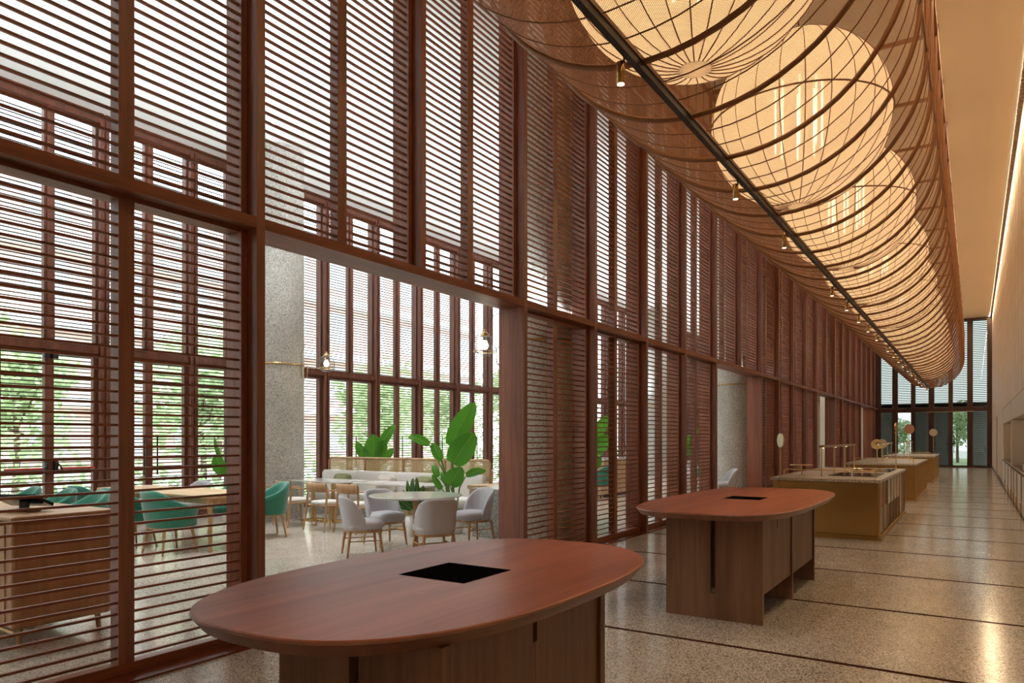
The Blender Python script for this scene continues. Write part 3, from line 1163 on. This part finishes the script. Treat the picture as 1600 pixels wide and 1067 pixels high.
for i, (a, b_) in enumerate(((12.05, 14.3), (14.32, 16.6), (16.62, 18.9), (18.92, 21.2), (21.42, 24.2), (24.22, 27.12))):
    t = thing('hanging_cabinet', (WR, (a + b_) / 2, 1.95), 'pale panelled wall cabinet over the niche worktop, %s from the far end' % ORD[5 - i], 'cabinet', group='pale wall cabinets over the right worktop')
    h = (b_ - a) / 2
    MB().box(.03, .55, -h, h, 0, .46).build('body', 'cream_panel', t)
    for q in range(4):
        q0 = -h + 2 * h * q / 4
        MB().box(.004, .028, q0 + .006, q0 + h / 2 - .006, 0, .46).build('panel', 'cream_panel', t)
    MB().box(.30, .34, -h + .1, h - .1, -.012, -.001).build('under_light', 'led_cove', t)
t = thing('niche_divider', (WR, 21.31, .84), 'upright pale divider between the two halves of the wall niche', 'panel')
MB().box(.0, .58, -.06, .06, 0, 1.57).build('board', 'cream_panel', t)
t = thing('serving_tray', (WR + .25, 17.2, .84), 'white rectangular tray on the worktop in the right wall niche', 'tray')
MB().box(-.18, .20, -.7, .7, 0, .03).build('tray_base', 'white_paint', t)
MB().box(-.18, -.15, -.7, .7, .03, .12).box(.17, .20, -.7, .7, .03, .12).box(-.15, .17, -.7, -.66, .03, .12).box(-.15, .17, .66, .7, .03, .12).build('tray_rim', 'white_paint', t)

# ---------------------------------------------------------------- chairs
def legs(t, pts, m, r0=.020, r1=.012):
    for top, bot in pts:
        MB().tube([top, ((top[0] + bot[0]) / 2, (top[1] + bot[1]) / 2, (top[2] + bot[2]) / 2), bot], [r0, (r0 + r1) / 2, r1], 8).build('leg', m, t)


def shell(a, b, e, U, zb, h_of, taper, th, n=37, tuck=.0):
    """upholstered back that wraps from -U to U around the rear (+y)"""
    rows = []
    for i in range(n):
        u = -U + 2 * U * i / (n - 1)
        ca, sa = math.cos(PI / 2 - u), math.sin(PI / 2 - u)
        ex, ey = math.copysign(abs(ca) ** (2 / e), ca), math.copysign(abs(sa) ** (2 / e), sa)
        ht = h_of(u / U)
        row = []
        for f in (0, .25, .5, .75, .93):
            k = taper + (1 - taper) * (f ** .7)
            row.append((a * k * ex, b * k * ey + tuck * f, zb + (ht - zb) * f))
        k = 1.0
        row.append(((a - th * .25) * ex, (b - th * .25) * ey + tuck, ht - .004))
        row.append(((a - th * .55) * ex, (b - th * .55) * ey + tuck, ht))
        row.append(((a - th * .9) * ex, (b - th * .9) * ey + tuck, ht - .012))
        for f in (.9, .6, .3, .12):
            k = taper + (1 - taper) * (f ** .7)
            row.append(((a * k - th) * ex, (b * k - th) * ey + tuck * f, zb + (ht - zb) * f))
        rows.append(row)
    g = MB().grid(rows)
    for r in (rows[0], rows[-1]):
        g.add(r, [tuple(range(len(r)))])
    return g


def make_tub(label):
    t = thing('tub_chair', (0, 0, 0), label, 'chair', group='green tub chairs of the dining room')
    h = lambda s: .60 + .23 * (.5 + .5 * math.cos(PI * min(1, max(0, abs(s) - .12) / .80)))
    shell(.355, .335, 2.4, math.radians(138), .35, h, .80, .055, 41).build('back_shell', 'green_fabric', t)
    cushion(.275, .275, .33, .47, 2.6, .035, 32, 0, -.035).build('seat_cushion', 'green_fabric', t)
    MB().loft([sup(.25, .24, 32, 2.4, 0, 0, .325), sup(.285, .268, 32, 2.4, 0, 0, .352)], True).build('seat_frame', 'oak_wood', t)
    legs(t, [((sx * .20, sy * .18, .34), (sx * .255, sy * .235, 0)) for sx in (-1, 1) for sy in (-1, 1)], 'oak_wood', .022, .013)
    return t


def make_side(label):
    t = thing('side_chair', (0, 0, 0), label, 'chair', group='grey upholstered side chairs')
    h = lambda s: .52 + .25 * (1 - abs(s) ** 3.2) ** .6 if abs(s) < 1 else .50
    shell(.265, .265, 2.7, math.radians(92), .33, h, .86, .045, 33, .035).build('back_shell', 'grey_fabric', t)
    cushion(.245, .255, .335, .455, 2.9, .04, 32, 0, -.02).build('seat_cushion', 'grey_fabric', t)
    MB().loft([sup(.225, .225, 32, 2.7, 0, 0, .305), sup(.235, .235, 32, 2.7, 0, 0, .337)], True).build('seat_frame', 'oak_wood', t)
    legs(t, [((sx * .185, sy * .185, .32), (sx * .215, sy * .225, 0)) for sx in (-1, 1) for sy in (-1, 1)], 'oak_wood', .021, .013)
    for sx in (-1, 1):
        MB().tube([(sx * .195, -.20, .20), (sx * .195, .20, .20)], .008, 6).build('stretcher', 'oak_wood', t)
    MB().tube([(-.195, .0, .20), (.195, .0, .20)], .008, 6).build('stretcher', 'oak_wood', t)
    return t


def make_arm(label):
    t = thing('armchair', (0, 0, 0), label, 'chair', group='oak armchairs along the banquette tables')
    for sx in (-1, 1):
        MB().tube([(sx * .27, -.20, .64), (sx * .265, -.23, .3), (sx * .265, -.25, 0)], [.014, .019, .012], 8).build('leg', 'oak_wood', t)
        MB().tube([(sx * .235, .20, .74), (sx * .255, .21, .55), (sx * .265, .23, .3), (sx * .275, .28, 0)], [.013, .017, .019, .012], 8).build('leg', 'oak_wood', t)
        MB().tube([(sx * .27, -.21, .645), (sx * .275, 0, .65), (sx * .25, .20, .66)], .012, 6).build('arm', 'oak_wood', t)
        MB().tube([(sx * .262, -.22, .41), (sx * .262, .21, .41)], .013, 6).build('seat_rail', 'oak_wood', t)
    for yy in (-.22, .21):
        MB().tube([(-.262, yy, .41), (.262, yy, .41)], .013, 6).build('seat_rail', 'oak_wood', t)
    rows = []
    for z in (.62, .63, .76, .77):
        pass
    g = MB()
    rf, rb = [], []
    n = 17
    out = []
    for i in range(n):
        s_ = -1 + 2 * i / (n - 1)
        x = s_ * .26
        y = .20 + .075 * (1 - s_ * s_)
        out.append([(x, y, .625), (x, y + .004, .635), (x, y + .020, .775), (x, y + .026, .780), (x, y + .044, .770), (x, y + .028, .630)])
    g.grid(out, True, True)
    g.add(out[0], [tuple(range(6))]).add(out[-1], [tuple(range(5, -1, -1))])
    g.build('back_rest', 'oak_wood', t)
    cushion(.25, .225, .41, .475, 3.4, .025, 32).build('seat_cushion', 'white_fabric', t)
    return t


def face(dx, dy):
    """rotation that turns a chair (front is -y) to face (dx, dy)"""
    return math.atan2(dy, dx) + PI / 2


tub0 = make_tub('green tub chair with its back to the hall at the oak table corner')
tub0.location, tub0.rotation_euler = (-8.85, 5.38, 0), (0, 0, face(.05, 1))
side0 = make_side('grey side chair left of the round marble table, seen from its side')
side0.location, side0.rotation_euler = (-6.60, 6.62, 0), (0, 0, face(.55, .80))
arm0 = make_arm('oak armchair with white seat, leftmost at the banquette tables')
arm0.location, arm0.rotation_euler = (-9.78, 8.22, 0), (0, 0, face(.25, 1))

TG = 'green tub chairs of the dining room'
for x, y, d, lab in [
        (-9.78, 5.36, (0, 1), 'green tub chair backing onto the hall, middle of the oak table'),
        (-10.66, 5.34, (0, 1), 'green tub chair at the window end of the near side of the oak table'),
        (-9.06, 7.06, (-.45, -1), 'green tub chair right of the doorway post, facing the oak table'),
        (-9.92, 7.05, (0, -1), 'green tub chair across the oak table, half hidden by the screen post'),
        (-11.0, 4.42, (-.2, -1), 'green tub chair nearest the windows beyond the cashier cabinet'),
        (-10.2, 4.50, (-.2, -1), 'middle one of the green tub chairs beyond the cashier cabinet'),
        (-9.42, 4.52, (-.2, -1), 'green tub chair nearest the hall beyond the cashier cabinet'),
        (-7.7, 12.35, (.2, 1), 'green tub chair behind the right end of the rattan screen'),
        (-7.6, 15.6, (-1, .1), 'green tub chair in front of the pale sideboard'),
        (-6.8, 21.0, (-1, -.2), 'green tub chair seen through the screen before the second doorway')]:
    dup(tub0, (x, y, 0), face(*d), lab, TG)
SG = 'grey upholstered side chairs'
for x, y, d, lab in [
        (-6.98, 7.45, (.9, -.25), 'grey side chair behind the round marble table, facing the hall'),
        (-5.60, 6.85, (-.7, .45), 'grey side chair with its back to the viewer at the round marble table'),
        (-6.05, 8.28, (-.35, -1), 'grey side chair right of the round marble table beside the stone planter'),
        (-11.1, 7.12, (0, -1), 'grey side chair at the window end of the oak table'),
        (-5.02, 17.15, (-.84, -.54), 'grey side chair in front of the column at the second doorway'),
        (-7.6, 22.6, (.9, -.3), 'grey side chair facing the column at the second doorway')]:
    dup(side0, (x, y, 0), face(*d), lab, SG)
for x, y, d, lab in [
        (-8.92, 8.16, (.1, 1), 'oak armchair with white seat, second from the left at the banquette tables'),
        (-8.24, 8.18, (.1, 1), 'oak armchair with white seat, third at the banquette tables behind the grey chairs'),
        (-10.6, 8.24, (0, 1), 'oak armchair half hidden behind the green chair at the banquette tables'),
        (-8.6, 13.6, (0, 1), 'oak armchair at the marble table beyond the rattan screen'),
        (-9.5, 13.6, (0, 1), 'second oak armchair at the marble table beyond the rattan screen')]:
    dup(arm0, (x, y, 0), face(*d), lab, 'oak armchairs along the banquette tables')


# ---------------------------------------------------------------- dining tables
def rect_top(hx, hy, z0, z1, r=.06):
    return MB().loft([sup(hx - .008, hy - .008, 48, 9, 0, 0, z0), sup(hx, hy, 48, 9, 0, 0, z0 + .008), sup(hx, hy, 48, 9, 0, 0, z1 - .003), sup(hx - .004, hy - .004, 48, 9, 0, 0, z1)])


def pole_table(x, y, hx, hy, poles, label, roundt=False):
    t = thing('marble_table', (x, y, 0), label, 'table')
    if roundt:
        MB().lathe([(.0, .715), (hx - .03, .715), (hx, .732), (hx, .738), (hx - .004, .742), (0, .742)], 56, caps=False, smooth=False).build('table_top', 'marble_white', t)
    else:
        rect_top(hx, hy, .715, .742).build('table_top', 'marble_white', t)
    for px in poles:
        MB().lathe([(.036, .02), (.036, .715)], 20, (px, 0)).build('pole', 'oak_wood' if roundt else 'brass', t)
        MB().lathe([(.23, 0), (.23, .012), (.05, .02), (.04, .03)], 32, (px, 0)).build('base_disc', 'brass_sheet' if not roundt else 'oak_wood', t)
    return t


pole_table(-6.26, 7.27, .62, .62, (0,), 'round white marble table on one oak pole among the grey chairs', True)
pole_table(-9.80, 9.0, .70, .36, (-.42, .10), 'left white marble table in front of the banquette')
pole_table(-8.08, 9.02, .86, .36, (0.14,), 'right white marble table in front of the banquette')
pole_table(-9.0, 14.4, .9, .4, (-.3, .3), 'white marble table beyond the rattan screen')


def leg_table(x0, x1, y0, y1, label):
    x, y = (x0 + x1) / 2, (y0 + y1) / 2
    hx, hy = (x1 - x0) / 2, (y1 - y0) / 2
    t = thing('oak_table', (x, y, 0), label, 'table')
    rect_top(hx, hy, .705, .74).build('table_top', 'pale_oak_wood', t)
    MB().box(-hx + .06, hx - .06, -hy + .06, hy - .06, .63, .705).build('apron', 'oak_wood', t)
    for sx in (-1, 1):
        for sy in (-1, 1):
            MB().tube([(sx * (hx - .07), sy * (hy - .07), .705), (sx * (hx - .07), sy * (hy - .07), 0)], [.034, .024], 10).build('leg', 'oak_wood', t)
    return t


leg_table(-11.3, -8.34, 5.60, 6.55, 'long pale oak table among the green tub chairs beyond the left screen')
leg_table(-11.4, -9.0, 3.20, 4.00, 'pale oak table nearest the windows beyond the cashier cabinet')

# ---------------------------------------------------------------- banquette and rattan screen
bx0, bx1 = -11.2, -7.15
t = thing('banquette', ((bx0 + bx1) / 2, 9.95, 0), 'long upholstered white banquette on a grey stone base under the rattan screen', 'sofa')
hw = (bx1 - bx0) / 2
MB().box(-hw, hw, -.20, .24, 0, .30).build('stone_base', 'grey_terrazzo', t)
for i in range(4):
    q = 2 * hw / 4
    cx = -hw + q * (i + .5)
    cushion(q / 2 - .006, .245, .30, .46, 8, .03, 40, cx, -.03).build('seat_cushion', 'white_fabric', t)
    MB().loft([sup(q / 2 - .006, .055, 40, 7, cx, .17, .46), sup(q / 2 - .002, .07, 40, 7, cx, .175, .52), sup(q / 2 - .002, .07, 40, 7, cx, .19, .80), sup(q / 2 - .03, .045, 40, 7, cx, .195, .855)], True).build('back_cushion', 'white_fabric', t)
for x, nm, m in ((-10.45, 'olive cushion at the left end of the white banquette', 'olive_fabric'), (-9.28, 'pale taupe cushion in the middle of the white banquette', 'taupe_fabric'), (-8.35, 'olive cushion toward the right end of the white banquette', 'olive_fabric')):
    t = thing('throw_cushion', (x, 9.93, .485), nm, 'cushion', group='throw cushions on the banquette')
    c_ = cushion(.25, .165, -.06, .06, 3.6, .055, 32, 0, 0, .02)
    M4 = Matrix.Translation((0, .0, .16)) @ Matrix.Rotation(math.radians(78), 4, 'X')
    c_.v = [tuple(M4 @ Vector(p)) for p in c_.v]
    c_.build('cover', m, t)

t = thing('rattan_screen', ((bx0 + bx1) / 2, 10.30, 0), 'low oak framed rattan screen behind the white banquette', 'screen')
MB().tube([(-hw, 0, 0), (-hw, 0, 1.05), (-hw + .05, 0, 1.10), (hw - .05, 0, 1.10), (hw, 0, 1.05), (hw, 0, 0)], .022, 8).build('outer_frame', 'oak_wood', t)
MB().box(-hw, hw, -.018, .018, .58, .62).build('lower_rail', 'oak_wood', t)
for i in range(1, 4):
    x = -hw + 2 * hw * i / 4
    MB().box(x - .02, x + .02, -.02, .02, 0, 1.09).build('upright', 'oak_wood', t)
for i in range(4):
    a, b_ = -hw + 2 * hw * i / 4 + .02, -hw + 2 * hw * (i + 1) / 4 - .02
    g = MB().add([(a, 0, .62), (b_, 0, .62), (b_, 0, 1.085), (a, 0, 1.085)], [(0, 1, 2, 3)])
    g.add([(a, .006, .62), (b_, .006, .62), (b_, .006, 1.085), (a, .006, 1.085)], [(3, 2, 1, 0)])
    me = g.mesh('rattan_panel', 'rattan_weave')
    uvl = me.uv_layers.new(name='UVMap')
    for lp in me.loops:
        co = me.vertices[lp.vertex_index].co
        uvl.data[lp.index].uv = (co.x, co.z)
    obj('rattan_panel', me, t)
MB().box(hw + .008, hw + .04, -.60, .02, 0, .62).build('end_board', 'pale_oak_wood', t)

t = thing('stone_planter', (-6.13, 9.55, 0), 'low speckled grey stone planter wall beside the right doorway jamb', 'planter')
MB().box(-.32, .32, -.75, 1.2, 0, .70).build('stone_body', 'grey_terrazzo', t, bevel=.01)
MB().box(-.33, .33, -.76, 1.21, .70, .735).build('coping', 'counter_terrazzo', t)
t = thing('bench_board', (-6.78, 9.75, 0), 'oak bench board beside the stone planter', 'bench')
MB().box(-.28, .30, -.25, .25, .66, .72).build('seat', 'pale_oak_wood', t)
MB().box(-.26, .28, -.22, .22, 0, .66).build('support', 'pale_oak_wood', t)
t = thing('sideboard', (-8.1, 17.3, 0), 'pale sideboard with white top seen through the slats past the first doorway', 'sideboard')
MB().box(-.28, .28, -1.0, 1.0, .06, .94).build('carcass', 'pale_oak_wood', t)
MB().box(-.30, .30, -1.02, 1.02, .94, .98).build('top', 'marble_white', t)
for i in range(4):
    MB().box(.28, .295, -.98 + i * .49, -.51 + i * .49, .10, .92).build('door', 'pale_oak_wood', t)
MB().box(-.24, .24, -.94, .94, 0, .06).build('plinth', 'dark_bronze', t)

# ---------------------------------------------------------------- cashier cabinet
t = thing('cashier_cabinet', (-6.30, 2.63, 0), 'brown timber cashier cabinet on short legs behind the leftmost screen', 'cabinet')
MB().box(-.62, .62, -.345, .345, .135, .905).build('carcass', 'cabinet_wood', t, bevel=.03, seg=3)
MB().box(-.65, .655, -.365, .365, .905, .945).build('top', 'oak_wood', t, bevel=.015, seg=3)
MB().box(-.50, .50, -.352, -.343, .17, .88).build('front_door', 'oak_wood', t)
MB().box(-.62, .63, -.349, -.338, .12, .14).build('base_trim', 'brass', t)
legs(t, [((sx * .54, sy * .27, .14), (sx * .55, sy * .28, 0)) for sx in (-1, 1) for sy in (-1, 1)], 'oak_wood', .024, .016)
t = thing('payment_terminal', (-6.05, 2.50, .945), 'black tilted touch screen on the cashier cabinet', 'terminal', .5)
M4 = Matrix.Translation((0, 0, .085)) @ Matrix.Rotation(math.radians(-22), 4, 'X')
MB().box(-.17, .17, -.11, .11, -.012, .012, M4).build('screen', 'black_glass', t)
MB().box(-.08, .08, -.05, .09, 0, .02).box(-.03, .03, .0, .03, .02, .09).build('foot', 'black_metal', t)


# ---------------------------------------------------------------- plants
def leaf(base, tip, width, normal, bend=.12, fold=.22, n=11):
    """paddle leaf with a folded midrib from base to tip"""
    B, T = Vector(base), Vector(tip)
    ax = T - B
    nr = Vector(normal)
    nr = (nr - ax.normalized() * nr.dot(ax.normalized())).normalized()
    side = ax.normalized().cross(nr)
    rows = []
    rib = []
    for i in range(n):
        f = i / (n - 1)
        p = B + ax * f + nr * (bend * ax.length * math.sin(PI * f * .85)) - Vector((0, 0, 1)) * (bend * .9 * ax.length * f ** 3)
        w = width * (math.sin(PI * min(1, f * .93 + .07) ** .80)) ** .62 if f < 1 else .002
        wav = .02 * width * math.sin(i * 2.3)
        rows.append([p - side * w * .5 + nr * (fold * w * .5 + wav), p - side * w * .27 + nr * (fold * w * .16), p, p + side * w * .27 + nr * (fold * w * .16), p + side * w * .5 + nr * (fold * w * .5 - wav)])
        rib.append(p - nr * .002)
    return MB().grid(rows), rib


IMR = Vector((math.cos(YAW), math.sin(YAW), 0))      # a horizontal direction along which the plants spread
IMF = Vector((-math.sin(YAW), math.cos(YAW), 0))


def plant(name, loc, label, leaves, pot, m='leaf_green', cat='plant', rot=0, group=None):
    """leaves: (stem foot dx, base dx, base z, tip dx, tip z, depth, width)"""
    t = thing(name, loc, label, cat, rot, group)
    pr, ph = pot
    MB().lathe([(pr * .86, 0), (pr, ph * .25), (pr, ph), (pr * .90, ph), (pr * .88, ph - .05)], 28, caps=True).build('pot', 'ceramic_white', t)
    MB().lathe([(pr * .89, ph - .06), (pr * .3, ph - .045), (.01, ph - .04)], 20).build('soil', 'soil', t)
    for f0, bx, bz, tx, tz, dep, w in leaves:
        b_ = IMR * bx + IMF * dep * .6 + Vector((0, 0, bz))
        tp = IMR * tx + IMF * dep + Vector((0, 0, tz))
        nr = -IMF * .9 + Vector((0, 0, .45)) + IMR * (.35 if tx > bx else -.35)
        ft = IMR * f0 + IMF * dep * .1 + Vector((0, 0, ph - .05))
        md = (ft * .45 + b_ * .55) + Vector((0, 0, .10)) - IMR * (bx - f0) * .2
        MB().tube([ft, md, b_, b_ + (tp - b_) * .15], [.016, .013, .009, .006], 6).build('stem', 'stem_green', t)
        g, rib = leaf(b_, tp, w, nr)
        lo = g.build('leaf', m, t)
        MB().tube(rib, [.006] + [.005] * (len(rib) - 2) + [.0015], 5).build('midrib', 'leaf_rib', lo)
    return t


BIG = [(.0, -.03, 1.38, .35, 2.17, -.05, .33), (.02, .01, 1.10, .36, 1.66, -.15, .39), (.03, -.04, .77, .17, 1.10, -.25, .30), (-.03, -.38, 1.40, -.72, 1.56, .05, .15),
       (-.02, -.18, 1.17, -.31, 1.47, -.10, .17), (-.05, -.20, 1.13, -.30, 1.33, .2, .12), (.02, -.24, .88, -.33, 1.10, .2, .12), (.04, .20, .9, .52, 1.0, .25, .14), (-.04, -.12, .75, -.20, 1.0, .3, .10), (.0, -.17, .70, -.30, .98, -.2, .11)]
plant('bird_of_paradise', (-6.92, 8.93, 0), 'tall bird of paradise plant with large paddle leaves behind the round marble table', BIG, (.17, .30))
MIDL = [(.0, .05, 1.25, .42, 1.88, .05, .22), (.0, -.05, 1.05, -.03, 1.66, -.2, .42), (-.03, -.20, 1.02, -.42, 1.48, .0, .22), (.04, .06, 1.05, .22, 1.52, -.1, .26), (-.02, -.12, 1.0, -.20, 1.36, -.3, .24), (.03, .12, .98, .36, 1.3, .2, .2)]
plant('banana_plant', (-11.0, 11.45, 0), 'bushy bright green banana plant rising behind the rattan screen', MIDL, (.22, .42))
LEFTL = [(.0, -.05, .95, .28, 1.72, .0, .24), (.0, -.15, .9, -.36, 1.62, .1, .10), (.02, .05, .85, .38, 1.25, -.1, .28), (-.02, -.1, .85, -.25, 1.25, -.15, .30), (0, .0, .8, .1, 1.2, -.25, .26), (0, .1, .75, .4, .98, .1, .2)]
plant('banana_plant', (-11.25, 8.05, 0), 'light green banana plant by the windows behind the left screen', LEFTL, (.20, .38))
plant('banana_plant', (-8.0, 16.0, 0), 'banana plant glimpsed through the slats just past the first doorway', BIG[:7], (.2, .36))
plant('banana_plant', (-7.2, 20.4, 0), 'banana plant glimpsed through the slats before the second doorway', MIDL, (.2, .36))
AG = []
rd = random.Random(11)
for i in range(16):
    a = rd.uniform(-1, 1)
    AG.append((.0, a * .06, .42, a * .48, .55 + (1 - abs(a)) * .42 + rd.uniform(-.06, .06), rd.uniform(-.35, .2), .085))
plant('dracaena', (-7.2, 8.36, 0), 'low dark green dracaena with narrow leaves beside the tall plant', AG, (.16, .30), 'leaf_dark')


# ---------------------------------------------------------------- pendant lamps
def pendant(x, y, z, cx, cy, label):
    t = thing('pendant_lamp', (x, y, z), label, 'lamp', group='clear glass globe lamps hung from the columns')
    R_ = .155
    pr = [(R_ * math.sin(PI * i / 18), -R_ * math.cos(PI * i / 18)) for i in range(0, 17)]
    MB().lathe(pr, 32, caps=False).build('glass_globe', 'lamp_glass', t)
    MB().lathe([(.0, -.055), (.035, -.045), (.055, -.005), (.045, .035), (.02, .06), (0, .065)], 20, caps=False).build('bulb', 'bulb', t)
    MB().lathe([(.06, .135), (.06, .16), (.03, .19), (.012, .20), (.012, .23)], 20).build('brass_cap', 'brass', t)
    MB().tube([(.165 * math.cos(2 * PI * k / 32), .165 * math.sin(2 * PI * k / 32), -.085) for k in range(32)], .006, 6, True).build('brass_ring', 'brass', t)
    d = Vector((cx - x, cy - y, 0))
    L_ = d.length - .52
    u = d.normalized()
    P = lambda f, zz: tuple(u * f + Vector((0, 0, zz)))
    MB().tube([P(0, .22), P(.06, .36), P(.16, .46), P(.26, .47), P(L_ * .85, .38), P(L_, .20), P(L_, -.20)], .0045, 6).build('cord', 'black_metal', t)
    b_ = MB().tube([P(L_ - .005, .02), P(L_ - .01, -.24), P(L_ - .05, -.29), P(L_ - .12, -.24), P(L_ - .13, -.02), P(L_ - .05, .0)], .009, 6)
    b_.build('wall_bracket', 'brass', t)
    light('pendant_glow', 'POINT', (x, y, z - .08), 4, (1, .85, .62), shadow_soft_size=.05)


pendant(-10.08, 9.19, 2.88, -11.06, 8.85, 'clear glass globe lamp hung from the brass bracket of the column in the doorway')
pendant(-5.77, 8.18, 2.80, -5.3, 8.85, 'clear glass globe lamp near the right jamb of the first doorway')

# small downlights added on the dining ceiling to brighten the room
for i, (x, y) in enumerate([(a_, b_) for b_ in (3.0, 5.8, 8.0, 11.2, 14.0, 17.0, 20.5, 24.5) for a_ in (-7.7, -10.1)]):
    t = thing('fill_downlight', (x, y, DC), 'small round white downlight added to the dining ceiling, %s from the near end' % ORD[i], 'light', group='added dining ceiling downlights')
    MB().lathe([(.075, -.006), (.075, 0)], 20).build('trim_ring', 'white_paint', t)
    MB().lathe([(.05, -.008), (.05, -.005)], 20).build('lens', 'led_white', t)
    light('fill_downlight_lamp', 'SPOT', (x, y, DC - .05), 400, (.98, .98, 1.0), spot_size=math.radians(56), spot_blend=.7, shadow_soft_size=.25)
